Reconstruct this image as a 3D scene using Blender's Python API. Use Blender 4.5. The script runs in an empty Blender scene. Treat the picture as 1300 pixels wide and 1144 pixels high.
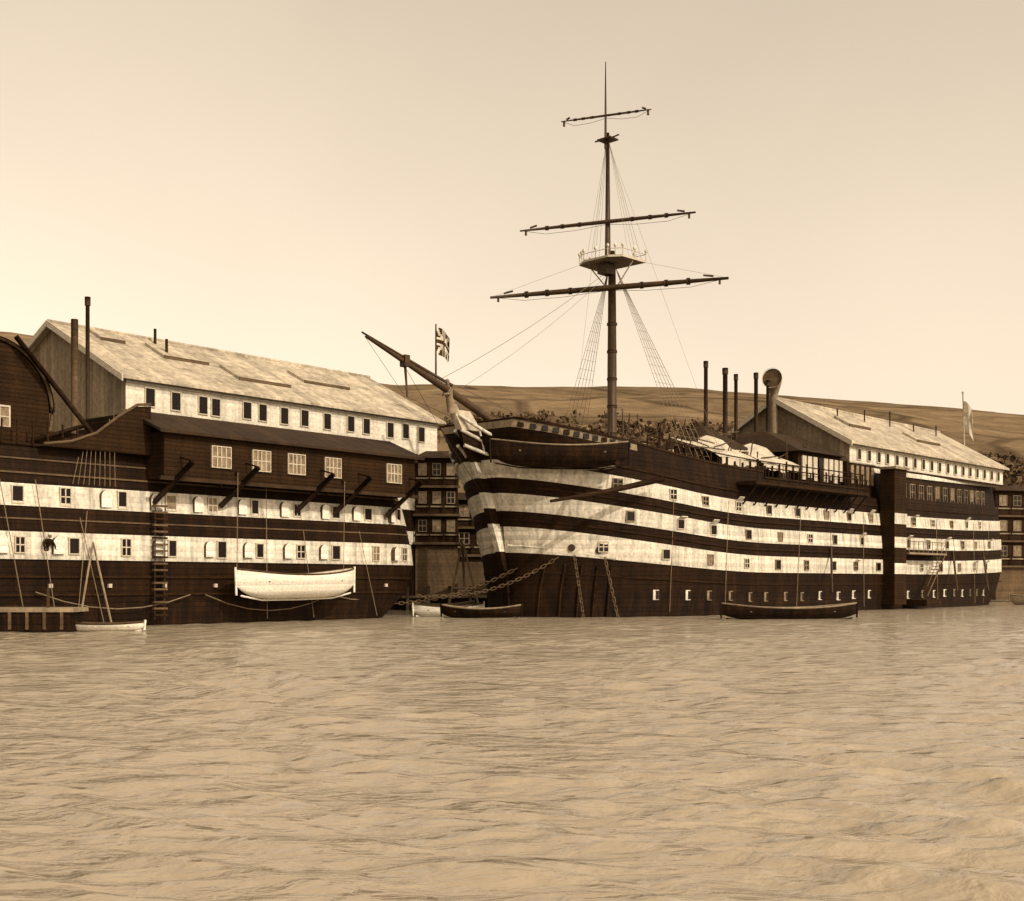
import bpy, math, random
import numpy as np
from mathutils import Vector, Matrix
random.seed(7); rng=np.random.default_rng(5)
sc=bpy.context.scene
def sep(v): return (v, v**1.20, 0.92*v**1.46, 1)

# ---------------------------------------------------------------- materials
def mat(name,v,rough=.8,nscale=1.5,namt=.35,stretch=(1,1,1),plank=None,plank_axis=2,plank_dark=.5,bump=.15,spec=.2,fine=0.25,grime=0):
    m=bpy.data.materials.new(name); m.use_nodes=True
    nt=m.node_tree; N=nt.nodes; L=nt.links; b=N['Principled BSDF']
    b.inputs['Roughness'].default_value=rough
    b.inputs['Specular IOR Level'].default_value=spec
    tc=N.new('ShaderNodeTexCoord'); mp=N.new('ShaderNodeMapping'); mp.inputs['Scale'].default_value=stretch
    L.new(tc.outputs['Object'],mp.inputs['Vector'])
    n1=N.new('ShaderNodeTexNoise'); n1.inputs['Scale'].default_value=nscale; n1.inputs['Detail'].default_value=8; n1.inputs['Roughness'].default_value=.65
    L.new(mp.outputs[0],n1.inputs['Vector'])
    n2=N.new('ShaderNodeTexNoise'); n2.inputs['Scale'].default_value=nscale*7; n2.inputs['Detail'].default_value=5
    L.new(tc.outputs['Object'],n2.inputs['Vector'])
    r1=N.new('ShaderNodeMapRange'); r1.inputs[1].default_value=.3; r1.inputs[2].default_value=.7
    r1.inputs[3].default_value=1-namt; r1.inputs[4].default_value=1+namt*.6; L.new(n1.outputs[0],r1.inputs[0])
    r2=N.new('ShaderNodeMapRange'); r2.inputs[1].default_value=.3; r2.inputs[2].default_value=.7
    r2.inputs[3].default_value=1-fine; r2.inputs[4].default_value=1+fine*.6; L.new(n2.outputs[0],r2.inputs[0])
    mu=N.new('ShaderNodeMath'); mu.operation='MULTIPLY'; L.new(r1.outputs[0],mu.inputs[0]); L.new(r2.outputs[0],mu.inputs[1])
    fac=mu.outputs[0]; hgt=n2.outputs[0]
    if grime:   # rain and rust streaks
        mg=N.new('ShaderNodeMapping'); mg.inputs['Scale'].default_value=(2.6,2.6,.12); L.new(tc.outputs['Object'],mg.inputs['Vector'])
        ng=N.new('ShaderNodeTexNoise'); ng.inputs['Scale'].default_value=1; ng.inputs['Detail'].default_value=6; ng.inputs['Roughness'].default_value=.7; L.new(mg.outputs[0],ng.inputs['Vector'])
        rg=N.new('ShaderNodeMapRange'); rg.inputs[1].default_value=.46; rg.inputs[2].default_value=.70; rg.inputs[3].default_value=1; rg.inputs[4].default_value=1-grime; L.new(ng.outputs[0],rg.inputs[0])
        mq=N.new('ShaderNodeMath'); mq.operation='MULTIPLY'; L.new(fac,mq.inputs[0]); L.new(rg.outputs[0],mq.inputs[1]); fac=mq.outputs[0]
    if plank:
        sx=N.new('ShaderNodeSeparateXYZ'); L.new(tc.outputs['Object'],sx.inputs[0])
        a=N.new('ShaderNodeMath'); a.operation='MULTIPLY'; a.inputs[1].default_value=1/plank; L.new(sx.outputs[plank_axis],a.inputs[0])
        f=N.new('ShaderNodeMath'); f.operation='FRACT'; L.new(a.outputs[0],f.inputs[0])
        g=N.new('ShaderNodeMapRange'); g.inputs[1].default_value=0; g.inputs[2].default_value=.22
        g.inputs[3].default_value=plank_dark; g.inputs[4].default_value=1; L.new(f.outputs[0],g.inputs[0])
        fl=N.new('ShaderNodeMath'); fl.operation='FLOOR'; L.new(a.outputs[0],fl.inputs[0])
        wn=N.new('ShaderNodeTexWhiteNoise'); wn.noise_dimensions='1D'; L.new(fl.outputs[0],wn.inputs['W'])
        wr=N.new('ShaderNodeMapRange'); wr.inputs[3].default_value=.82; wr.inputs[4].default_value=1.12; L.new(wn.outputs['Value'],wr.inputs[0])
        m2=N.new('ShaderNodeMath'); m2.operation='MULTIPLY'; L.new(fac,m2.inputs[0]); L.new(g.outputs[0],m2.inputs[1])
        m3=N.new('ShaderNodeMath'); m3.operation='MULTIPLY'; L.new(m2.outputs[0],m3.inputs[0]); L.new(wr.outputs[0],m3.inputs[1])
        fac=m3.outputs[0]
        ad=N.new('ShaderNodeMath'); ad.operation='ADD'; L.new(g.outputs[0],ad.inputs[0]); L.new(n2.outputs[0],ad.inputs[1]); hgt=ad.outputs[0]
    vm=N.new('ShaderNodeVectorMath'); vm.operation='SCALE'; vm.inputs[0].default_value=sep(v)[:3]; L.new(fac,vm.inputs['Scale'])
    L.new(vm.outputs[0],b.inputs['Base Color'])
    bp=N.new('ShaderNodeBump'); bp.inputs['Strength'].default_value=bump*2; bp.inputs['Distance'].default_value=.05
    L.new(hgt,bp.inputs['Height']); L.new(bp.outputs[0],b.inputs['Normal'])
    return m
M={}
M['white']=mat('white_paint',.62,.6,.8,.26,(1,1,.4),plank=.28,plank_dark=.84,bump=.12,grime=.55)
M['dark']=mat('black_hull_paint',.014,.65,.9,.6,(1,1,.2),plank=.30,plank_dark=.5,bump=.2,spec=.08,grime=-.8)
M['low']=mat('waterline_timber',.012,.65,1.2,.7,(1,1,.3),plank=.3,plank_dark=.5,bump=.25,spec=.10,grime=-1.5)
M['wood']=mat('dark_clapboard',.024,.8,1.2,.4,(1,1,.4),plank=.22,plank_dark=.45,bump=.3,spec=.08,grime=-.4)
M['roofd']=mat('tarred_roof',.036,.85,.6,.4,(1,1,1),plank=1.1,plank_axis=0,plank_dark=.75,bump=.2)
M['roof']=mat('pale_slate_roof',.42,.85,.35,.4,(1,2,1),plank=.9,plank_axis=0,plank_dark=.8,bump=.15,fine=.35)
M['gable']=mat('grey_planking',.24,.85,.5,.45,(1,1,.2),plank=.5,plank_axis=1,plank_dark=.65,bump=.2)
M['wall']=mat('whitewashed_wall',.62,.8,.7,.2,(1,1,.3),plank=.3,plank_dark=.9,bump=.1,grime=.25)
M['stone']=mat('weathered_grey_board',.10,.85,.7,.4,(1,1,.3),plank=.3,plank_dark=.7)
M['glass']=mat('dark_opening',.006,.35,2,.4,spec=.2)
M['glassl']=mat('window_curtain',.20,.5,2.5,.7)
M['trim']=mat('cream_trim',.46,.7,3,.25)
M['spar']=mat('varnished_spar',.055,.5,1.5,.4,(1,1,1))
M['rope']=mat('tarred_rope',.04,.9,3,.3)
M['ropel']=mat('hemp_rope',.20,.9,3,.3)
M['iron']=mat('rusty_iron',.035,.7,3,.5)
M['chain']=mat('galvanised_chain',.12,.7,3,.5)
M['deck']=mat('deck_planks',.20,.8,1,.3,plank=.3,plank_axis=1)
M['canvas']=mat('canvas_awning',.50,.9,1.2,.3)
M['cboat']=mat('white_boat_paint',.72,.5,1.5,.1,plank=.2,plank_dark=.85)

# ---------------------------------------------------------------- mesh builder
class MB:
    def __init__(s): s.v=[]; s.f=[]; s.m=[]; s.names=[]; s.smooth=[]
    def mi(s,n):
        if n not in s.names: s.names.append(n)
        return s.names.index(n)
    def face(s,pts,m,smooth=False):
        b=len(s.v); s.v+= [tuple(p) for p in pts]; s.f.append(tuple(range(b,b+len(pts)))); s.m.append(s.mi(m)); s.smooth.append(smooth)
    def hexa(s,p,m):
        b=len(s.v); s.v+=[tuple(q) for q in p]; k=s.mi(m)
        for f in ((0,3,2,1),(4,5,6,7),(0,1,5,4),(1,2,6,5),(2,3,7,6),(3,0,4,7)):
            s.f.append(tuple(b+i for i in f)); s.m.append(k); s.smooth.append(False)
    def box(s,x0,x1,y0,y1,z0,z1,m):
        s.hexa([(x0,y0,z0),(x1,y0,z0),(x1,y1,z0),(x0,y1,z0),(x0,y0,z1),(x1,y0,z1),(x1,y1,z1),(x0,y1,z1)],m)
    def obox(s,o,t,u,n,a0,a1,b0,b1,c0,c1,m):
        P=lambda a,b,c: tuple(Vector(o)+t*a+u*b+n*c)
        s.hexa([P(a0,b0,c0),P(a1,b0,c0),P(a1,b0,c1),P(a0,b0,c1),P(a0,b1,c0),P(a1,b1,c0),P(a1,b1,c1),P(a0,b1,c1)],m)
    def tube(s,pts,r,m,seg=6,caps=True):
        pts=[Vector(p) for p in pts]
        if not isinstance(r,(list,tuple)): r=[r]*len(pts)
        b=len(s.v); k=s.mi(m)
        for i,p in enumerate(pts):
            d=(pts[min(i+1,len(pts)-1)]-pts[max(i-1,0)]).normalized()
            a=d.cross(Vector((0,0,1)))
            if a.length<.05: a=d.cross(Vector((1,0,0)))
            a.normalize(); c=d.cross(a)
            for j in range(seg):
                th=2*math.pi*j/seg; s.v.append(tuple(p+(a*math.cos(th)+c*math.sin(th))*r[i]))
        for i in range(len(pts)-1):
            for j in range(seg):
                j2=(j+1)%seg
                s.f.append((b+i*seg+j,b+i*seg+j2,b+(i+1)*seg+j2,b+(i+1)*seg+j)); s.m.append(k); s.smooth.append(seg>5)
        if caps:
            s.f.append(tuple(b+j for j in range(seg))); s.m.append(k); s.smooth.append(False)
            e=b+(len(pts)-1)*seg; s.f.append(tuple(e+j for j in reversed(range(seg)))); s.m.append(k); s.smooth.append(False)
    def grid(s,rows,m,smooth=True):
        b=len(s.v); k=s.mi(m); n=len(rows[0])
        for r in rows: s.v+=[tuple(p) for p in r]
        for i in range(len(rows)-1):
            for j in range(n-1):
                s.f.append((b+i*n+j,b+i*n+j+1,b+(i+1)*n+j+1,b+(i+1)*n+j)); s.m.append(k); s.smooth.append(smooth)
    def ball(s,c,rx,ry,rz,m,nu=10,nv=7):
        rows=[]
        for i in range(nv+1):
            ph=math.pi*i/nv-math.pi/2
            rows.append([(c[0]+rx*math.cos(ph)*math.cos(2*math.pi*j/nu),c[1]+ry*math.cos(ph)*math.sin(2*math.pi*j/nu),c[2]+rz*math.sin(ph)) for j in range(nu+1)])
        s.grid(rows,m)
    def extr(s,poly,y0,y1,m,axis='y'):
        n=len(poly)
        if axis=='y': A=[(p[0],y0,p[1]) for p in poly]; B=[(p[0],y1,p[1]) for p in poly]
        else: A=[(y0,p[0],p[1]) for p in poly]; B=[(y1,p[0],p[1]) for p in poly]
        s.face(A,m); s.face(B[::-1],m)
        for i in range(n):
            j=(i+1)%n; s.face([A[j],A[i],B[i],B[j]],m)
    def build(s,name,parent=None,loc=None,rz=None):
        me=bpy.data.meshes.new(name); me.from_pydata(s.v,[],s.f)
        for n in s.names: me.materials.append(M[n])
        me.polygons.foreach_set('material_index',s.m); me.polygons.foreach_set('use_smooth',s.smooth)
        me.update(); o=bpy.data.objects.new(name,me); sc.collection.objects.link(o)
        if parent: o.parent=parent
        if loc: o.location=loc
        if rz is not None: o.rotation_euler=(0,0,rz)
        return o
def empty(name,loc,rz):
    e=bpy.data.objects.new(name,None); e.location=loc; e.rotation_euler=(0,0,rz); sc.collection.objects.link(e); e.empty_display_size=.1; return e

def window(mb,o,t,n,w,h,pane='glass',frame='trim',mull=True,fw=.09):
    u=Vector((0,0,1)); hw=w/2; hh=h/2
    mb.obox(o,t,u,n,-hw,hw,-hh,hh,-.1,.05,pane)
    if frame:
        mb.obox(o,t,u,n,-hw-fw,-hw,-hh-fw,hh+fw,-.1,.10,frame); mb.obox(o,t,u,n,hw,hw+fw,-hh-fw,hh+fw,-.1,.10,frame)
        mb.obox(o,t,u,n,-hw,hw,hh,hh+fw,-.1,.10,frame); mb.obox(o,t,u,n,-hw,hw,-hh-fw,-hh,-.1,.10,frame)
        if mull:
            mb.obox(o,t,u,n,-.03,.03,-hh,hh,.04,.08,frame); mb.obox(o,t,u,n,-hw,-.031,-.03,.03,.04,.078,frame); mb.obox(o,t,u,n,.031,hw,-.03,.03,.04,.078,frame)

# ---------------------------------------------------------------- generic hull
class Hull:
    def __init__(s,H,xs,xe,sheer,N=70,flip=1):
        s.H=H; s.xs=xs; s.xe=xe; s.sheer=sheer; s.N=N; s.flip=flip
    def zz(s,x,l): return l+s.sheer(x)*min(1,max(0,l/4))
    def pt(s,x,l,out=0):
        z=s.zz(x,l); h=s.H(x,z)
        return (x,-(h+out),z)
    def row(s,l,out=0,x0=None,x1=None,side=-1):
        a=s.xs(s.zz(0,l)) if x0 is None else x0; e=s.xe(l) if x1 is None else x1
        R=[]
        for i in range(s.N+1):
            t=(i/s.N)**2 if x0 is None else i/s.N
            x=a+(e-a)*t
            p=s.pt(x,l,out if i>0 or x0 is not None else 0); R.append((p[0],p[1]*(-side),p[2]))
        return R
    def frame(s,x,l,out=.0):
        p=Vector(s.pt(x,l,out)); q=Vector(s.pt(x+.3,l,out)); 
        t=(q-p); t.z=0; t.normalize(); n=Vector((t.y,-t.x,0)); 
        if n.y>0 and abs(n.x)<.9: n=-n
        return p,t,n
    def loft(s,mb,levels,mats,outs,**k):
        for i in range(len(levels)-1):
            o=outs[i]
            for side in (-1,1):
                r0=s.row(levels[i],o,side=side,**k); r1=s.row(levels[i+1],o,side=side,**k)
                if side==-1: mb.grid([r0,r1],mats[i])
                else: mb.grid([r1,r0],mats[i])
                if o>0:
                    mb.grid([r1,s.row(levels[i+1],0,side=side,**k)],mats[i],False); mb.grid([s.row(levels[i],0,side=side,**k),r0],mats[i],False)
            a0=s.row(levels[i],o,side=-1,**k)[-1]; a1=s.row(levels[i+1],o,side=-1,**k)[-1]
            mb.face([a0,(a0[0],-a0[1],a0[2]),(a1[0],-a1[1],a1[2]),a1],mats[i])
            a0=s.row(levels[i],o,side=-1,**k)[0]; a1=s.row(levels[i+1],o,side=-1,**k)[0]
            if abs(a0[1])>.5: mb.face([a0,a1,(a1[0],-a1[1],a1[2]),(a0[0],-a0[1],a0[2])],mats[i])
    def deck(s,mb,l,m,**k):
        mb.grid([s.row(l,-.1,side=-1,**k),s.row(l,-.1,side=1,**k)],m,False)

def port(mb,hull,x,l,w=.85,h=.85,lid=True,pane='glass'):
    p,t,n=hull.frame(x,l,.05); u=Vector((0,0,1))
    window(mb,p,t,n,w,h,pane,'trim' if random.random()<.5 else 'gable',random.random()<.5,.06)
    if lid:
        o=p+u*(h/2+.1)+n*.1
        a=math.radians(random.uniform(15,50)); up=(n*math.cos(a)+u*math.sin(a)); nn=up.cross(t)
        mb.obox(o,t,up,nn,-w/2,w/2,0,h*.6,-.03,.03,'white')

def rowboat(name,L,B,D,m_out,loc,rz,sheer=.35,parent=None,tilt=0):
    mb=MB(); n=26; secs=[]; ins=[]
    for i in range(n+1):
        x=-L/2+L*i/n; q=2*x/L; f=max(0,1-abs(q)**2.6)**.75; hb=B/2*f+.02; top=D+sheer*q*q; keel=.55*D*abs(q)**5
        sec=[];si=[]
        for j in range(13):
            a=-math.pi/2+math.pi*j/12; yy=hb*math.copysign(abs(math.sin(a))**.8,math.sin(a)); zz=keel+(top-keel)*(1-abs(math.cos(a))**1.3)
            sec.append((x,yy,zz)); si.append((x*.985,yy*.93,zz+.03))
        secs.append(sec); ins.append(si)
    mb.grid(secs,m_out); mb.grid([r[::-1] for r in ins],'canvas' if m_out=='cboat' else 'wood')
    for sd in (0,-1): mb.tube([(s_[sd][0],s_[sd][1],s_[sd][2]+.03) for s_ in secs],.05,'gable' if m_out!='cboat' else 'spar',5)
    mb.tube([(secs[0][6][0]-.03,0,0.2*D),(secs[0][6][0]-.08,0,D+sheer+.12)],.06,m_out,5)
    mb.tube([(secs[-1][6][0]+.03,0,0.2*D),(secs[-1][6][0]+.08,0,D+sheer+.12)],.06,m_out,5)
    mb.tube([(-L*.47,0,D*.18),(-L*.3,0,-.03),(0,0,-.06),(L*.3,0,-.03),(L*.47,0,D*.18)],.05,m_out,5)
    for q in (-.6,-.3,0,.3,.6):
        hb=B/2*(1-abs(q)**2.6)**.75*.93; x=q*L/2; mb.box(x-.13,x+.13,-hb,hb,D*.72,D*.78,'deck')
    o=mb.build(name,parent,loc,rz); o.rotation_euler[1]=tilt
    return o

# ================================================================ SHIP B
RB=math.atan2(.733,.68)
shipB=empty('three_decker_training_ship',(-.26,82,0),RB)
def HB(s,z):
    xs=-.03*max(z,0)**2; L=13.5-.22*max(z,0); t=min(1,max(0,(s-xs)/L)); f=(1-(1-t)**2)**.58
    B=8-.014*(z-3)**2; q=max(0,(s-48)/20); k=.20 if z>2.5 else .20+.16*(2.5-z)/2.5
    return B*f*(1-k*q*q)
hB=Hull(HB,lambda z:-.03*max(z,0)**2,lambda l:66.5+.12*l,lambda s:1.9*max(0,(20-s)/22)**2+.45*max(0,(s-42)/24)**2,N=90)
mb=MB()
lv=[-1.5,0,1.4,3.0,4.2,5.15,6.2,7.1,8.1,9.4]
hB.loft(mb,lv,['low','low','dark','white','dark','white','dark','white','dark'],[0,0,0,.07,0,.07,0,.07,0])
for l in (2.1,4.6,6.6,8.7): hB.loft(mb,[l,l+.10],['wood'],[.08])
hB.deck(mb,9.35,'deck')
mb.build('hull',shipB)
mb=MB()
hB.loft(mb,[9.4,10.0,10.45,10.6],['dark','gable','wood'],[.02,.0,.08],x0=-3.0,x1=5)
hB.loft(mb,[9.4,10.45,10.6],['dark','wood'],[.02,.08],x0=5.01,x1=20)
hB.loft(mb,[9.4,10.0,10.15],['dark','wood'],[.02,.1],x0=20.01,x1=36.5)
hB.loft(mb,[9.3,11.6,12.0],['dark','white'],[.02,.16],x0=38,x1=66.8)
hB.deck(mb,12.0,'deck',x0=38,x1=66.8)
for i in range(12):
    x=-2.6+i*.62; p,t,n=hB.frame(x,10.22,0); mb.obox(p,t,Vector((0,0,1)),n,-.2,.2,-.15,.15,-.1,.05,'glass' if i%4 else 'wood')
for i in range(30):
    x=6+i*1.02; p,t,n=hB.frame(x,10.2,0); mb.obox(p,t,Vector((0,0,1)),n,-.05,.05,0,random.uniform(.7,1.3),-.1,0,'wood')
mb.tube([Vector(hB.pt(6+i,10.15))+Vector((0,.05,1.1)) for i in range(0,31,3)],.05,'wood',5)
mb.build('bulwarks',shipB)
mb=MB()
for l,st in ((3.6,0),(5.68,1.4),(7.6,.3)):
    x=3.2+st
    while x<64:
        if not (37<x<41): port(mb,hB,x,l,random.uniform(.5,.68),random.uniform(.56,.68),lid=random.random()<.3,pane='glass' if random.random()<.85 else 'glassl')
        x+=4.1+random.uniform(-.5,.5)
x=7
while x<64:
    p,t,n=hB.frame(x,1.25,.0); u=Vector((0,0,1)); g=random.uniform(-.06,.06); w_=random.uniform(.22,.32)
    mb.obox(p,t,u,n,-w_,w_,-.34+g,.34+g,-.1,.05,'glassl'if random.random()<.4 else 'white'); mb.obox(p,t,u,n,-.02,w_-.02,-.28+g,.28+g,.051,.07,'glass')
    x+=2.5+random.uniform(-.4,.5)
x=43
while x<64:
    p,t,n=hB.frame(x,10.3,.03); window(mb,p,t,n,.85,1.3,'glassl' if random.random()<.35 else 'glass','gable',True,.07); x+=1.75
mb.build('gun_ports',shipB)
# cutwater with the bands painted round it
mb=MB()
zf=[-1.3,0,3,5.5,8,10.5,13.2]; xf=[.2,-.1,-.5,-1.5,-2.5,-3.6,-5.3]
zb_=[-1.3,4,8,11.6,13.5]; xb_=[1.2,.6,-.9,-2.4,-4.1]
lev=[-1.3,0,1.5,2.8,4.3,5.2,6.1,7.1,8.1,9.0,10.0,11,12,13.2]
mt_=['low','low','low','low','white','white','dark','white','dark','white','wood','wood','trim']
for i in range(len(lev)-1):
    a,b=lev[i],lev[i+1]; w0=.22 if a<11 else .26
    P=lambda z,w:((np.interp(z,zf,xf),-w,z),(np.interp(z,zb_,xb_),-w,z),(np.interp(z,zb_,xb_),w,z),(np.interp(z,zf,xf),w,z))
    A=P(a,w0);B=P(b,w0); mb.hexa([*A,*B],mt_[i])
for sd in (-1,1):
    rails=[]
    for i in range(3):
        c=[]
        for k in range(13):
            t=k/12; x=-4.9+7.6*t+.25*i; y=sd*(.28+5.6*t**1.25); z=12.9-i*.95-(3.6-.75*i)*math.sin(t*math.pi/2)**1.1+.9*t*t
            h=HB(x,z); 
            if x>-2 and abs(y)<h+.12: y=sd*(h+.12)
            c.append((x,y,z))
        rails.append(c); mb.tube(c,.12,'white',6)
    mb.grid([rails[1],rails[2]],'wood')
    for k in (2,4,6,8): mb.tube([rails[0][k],rails[1][k],rails[2][k]],.07,'white',5)
mb.tube([(-5.15,0,13.0),(-5.3,0,13.5),(-5.45,0,14.0),(-5.5,0,14.4),(-5.55,0,14.6),(-5.57,0,14.75)],[.32,.28,.23,.30,.12,.09],'gable',10)
mb.ball((-5.6,0,14.9),.17,.14,.21,'gable'); mb.ball((-5.79,0,14.88),.04,.035,.045,'gable',6,4)
for sd in (-1,1): mb.tube([(-5.45,sd*.26,14.42),(-5.7,sd*.34,14.1),(-6.0,sd*.1,14.1)],[.10,.08,.06],'gable',6)
mb.tube([(-5.2,0,13.4),(-4.8,0,12.8),(-4.2,0,12.2)],[.34,.3,.2],'trim',8)
for sd in (-1,1):
    mb.tube([(x,sd*(HB(x,3.6+.4*max(0,2-x))+.1),3.8+.2*max(0,4-x)) for x in (-.6,-.2,.4,1.2,2.4,4)],[.10]*6,'white',6)
for x in (1.6,3.0):
    p,t,n=hB.frame(x,3.4,.0); mb.tube([p-n*.2,p+n*.12],.24,'iron',10)
for i in range(5):
    x=.6+i*.8; mb.tube([Vector(hB.pt(x,2.6,.12)),Vector(hB.pt(x,1.2,.12)),Vector(hB.pt(x,-.4,.12))],.09,'wood',5)
mb.build('beakhead',shipB)
mb=MB()
mb.tube([(6,0,10.0),(-6,0,14.55),(-9.2,0,15.7),(-12.3,0,16.8)],[.30,.24,.16,.09],'spar',10)
mb.tube([(-5.2,0,14.72),(-12.6,0,17.0)],[.11,.06],'spar',8)
mb.box(-9.4,-9.0,-.25,.25,15.4,16.1,'spar')
mb.tube([(-9.2,0,15.6),(-9.0,0,13.6)],[.09,.06],'spar',6)
mb.tube([(-6.6,0,14.6),(-6.6,0,18.4)],[.07,.045],'spar',6)
mb.tube([(5.6,-8.5,9.0),(1,-7.7,8.0),(-3.4,-6.7,7.2)],[.20,.17,.09],'wood',8)
mb.tube([(1.5,-5.4,10.0),(0,-9.2,9.6)],.2,'wood',6)
mx=11.1
mb.tube([(mx,0,9),(mx,0,18),(mx,0,26.4)],[.36,.34,.26],'spar',12)
for z in (13,15,17,19,21): mb.tube([(mx,0,z),(mx,0,z+.18)],.38,'iron',12)
mb.tube([(mx-.5,0,24.6),(mx-.5,0,30),(mx-.5,0,34.9)],[.23,.17,.12],'spar',10)
mb.tube([(mx-.75,0,33.7),(mx-.75,0,37),(mx-.75,0,40.0)],[.10,.07,.03],'spar',8)
def yard(z,dxw,dyw,hl,r):
    d=Vector((dxw,dyw,0)).normalized(); c=Vector((mx-.75,0,z))
    mb.tube([c-d*hl,c-d*hl*.5,c,c+d*hl*.5,c+d*hl],[r*.45,r*.85,r,r*.85,r*.45],'spar',8)
    for sg in (-1,1):
        mb.tube([c+d*hl*.95*sg+Vector((0,0,-.05)),c+d*hl*.7*sg+Vector((0,0,-.42)),c+d*hl*.35*sg+Vector((0,0,-.40)),c+Vector((0,0,-.2))],.015,'rope',4)
        mb.tube([c+d*hl*.93*sg,c+d*hl*.93*sg+Vector((0,0,-.38))],.09,'spar',6)
        mb.tube([c+d*hl*.88*sg+Vector((0,0,r)),c+d*hl*.80*sg+Vector((0,0,r+.12))],.07,'spar',6)
        for q in (.3,.5,.68): mb.tube([c+d*hl*q*sg-d*.12,c+d*hl*q*sg+d*.12],r*1.15,'iron',8)
    return c-d*hl,c+d*hl
wd=Vector((.943,-.333)); dl=(wd.x*.68+wd.y*.733, -wd.x*.733+wd.y*.68)
y1=yard(23.6,*dl,8.9,.22)
wd=Vector((.936,-.352)); dl=(wd.x*.68+wd.y*.733, -wd.x*.733+wd.y*.68)
y2=yard(28.4,*dl,6.6,.15)
y3=yard(36.1,*dl,3.4,.09)
mb.build('mast_and_yards',shipB)
mb=MB()
poly=[(mx-1.3,-2.0),(mx+1.3,-2.1),(mx+1.3,2.1),(mx-1.3,2.0),(mx-1.9,1.1),(mx-1.9,-1.1)]
A=[(p[0],p[1],25.45) for p in poly]; B=[(p[0],p[1],25.6) for p in poly]
mb.face(A,'gable'); mb.face(B,'trim')
for i in range(6): j=(i+1)%6; mb.face([A[i],A[j],B[j],B[i]],'trim')
for i in range(6):
    j=(i+1)%6; a=Vector(B[i]); b=Vector(B[j]); n=max(2,int((b-a).length/1.0))
    for k in range(n):
        p=a.lerp(b,k/n); mb.tube([p,p+Vector((0,0,.6))],.04,'trim',5); mb.ball(p+Vector((0,0,.68)),.12,.12,.16,'white',6,4)
    mb.tube([a+Vector((0,0,.45)),b+Vector((0,0,.45))],.025,'trim',4)
for sd in (-1,1): mb.tube([(mx,sd*.3,23.6),(mx,sd*1.9,25.4)],.05,'trim',5)
for sd in (-1,1): mb.tube([(mx-.6,sd*1.1,34.5),(mx-.6,0,34.4)],.06,'spar',5)
mb.box(mx-1.0,mx+0,-.6,.6,34.35,34.45,'spar'); mb.box(mx-1.2,mx-.1,-.4,.4,24.6,25.3,'spar')
mb.build('fighting_top',shipB)
mb=MB()
def rope(a,b,r=.03,sag=0,m='rope'):
    a=Vector(a);b=Vector(b); n=6 if sag else 1
    mb.tube([a.lerp(b,i/n)-Vector((0,0,4*sag*(i/n)*(1-i/n))) for i in range(n+1)],r,m,4,False)
for sd in (-1,1):
    o_=1.5 if sd>0 else -.4
    for i in range(6):
        x=10.6+i*.72; rope((mx,sd*.3,25.2),(x+o_,sd*7.0,10.4),.018,0,'ropel')
    for i in range(4): rope((mx-.5,sd*.1,34.3),(mx-.6+i*.5,sd*2.0,25.6),.011,0,'ropel')
    rope((mx-.6,sd*.1,34.2),(mx+3.6,sd*7.2,10.8),.008,0,'ropel')
    for k in range(18):
        t=.2+.044*k; a=Vector((mx,sd*.3,25.2)); rope(a.lerp(Vector((10.6+o_,sd*7.0,10.4)),t),a.lerp(Vector((14.2+o_,sd*7.0,10.4)),t),.010,0,'ropel')
rope((mx,0,25.2),(-6.6,0,14.8),.017,.4,'ropel'); rope((mx,0,25.0),(-5.2,0,14.2),.012,.5,'ropel')
for e in y1: rope((mx-.6,0,26),e,.009,0,'ropel')
rope((-9.2,0,13.6),(-12.4,0,16.8),.015); rope((-9.1,0,13.6),(-4.6,0,12.6),.015); rope((-9.2,0,15.4),(-2.6,0,8.2),.018,.2)
rope((-9.2,-.3,15.6),(1.5,-6.5,10.5),.012)
mb.build('rigging',shipB)
M['flagd']=mat('flag_dark',.05,.9); M['flagl']=mat('flag_light',.6,.9)
def flag(name,parent,x,y,z0,L,H,dirv,mfun,droop=.3):
    mb=MB(); nx,nz=20,14; d=Vector(dirv).normalized(); side=Vector((-d.y,d.x,0))
    def P(i,k):
        a=i/nx; b=k/nz
        return Vector((x,y,z0+H*b))+d*(L*a*(1-.25*a))+side*(.18*math.sin(a*8+b*2)*a)+Vector((0,0,-droop*a*a*H))
    for i in range(nx):
        for k in range(nz): mb.face([P(i,k),P(i+1,k),P(i+1,k+1),P(i,k+1)],mfun((i+.5)/nx,(k+.5)/nz),True)
    return mb.build(name,parent)
def union(a,b):
    if abs(a-.5)<.09 or abs(b-.5)<.13: return 'flagd' if (abs(a-.5)<.05 or abs(b-.5)<.08) else 'flagl'
    if min(abs(a-b),abs(a-1+b))<.09: return 'flagl'
    return 'flagd'
flag('union_jack',shipB,-6.6,0,16.5,1.15,1.7,(.85,-.55,0),union,.4)
mb=MB(); mb.tube([(68.5,-2.2,12),(67.8,-2.2,22.2)],[.1,.06],'trim',6); mb.ball((67.8,-2.2,22.3),.14,.14,.14,'trim'); mb.build('ensign_staff',shipB)
flag('ensign',shipB,67.9,-2.2,18.6,1.5,2.8,(-.2,-1,0),lambda a,b:'flagl' if not(abs(a-.5)<.08 or abs(b-.5)<.06) else 'canvas',.6)
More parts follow.
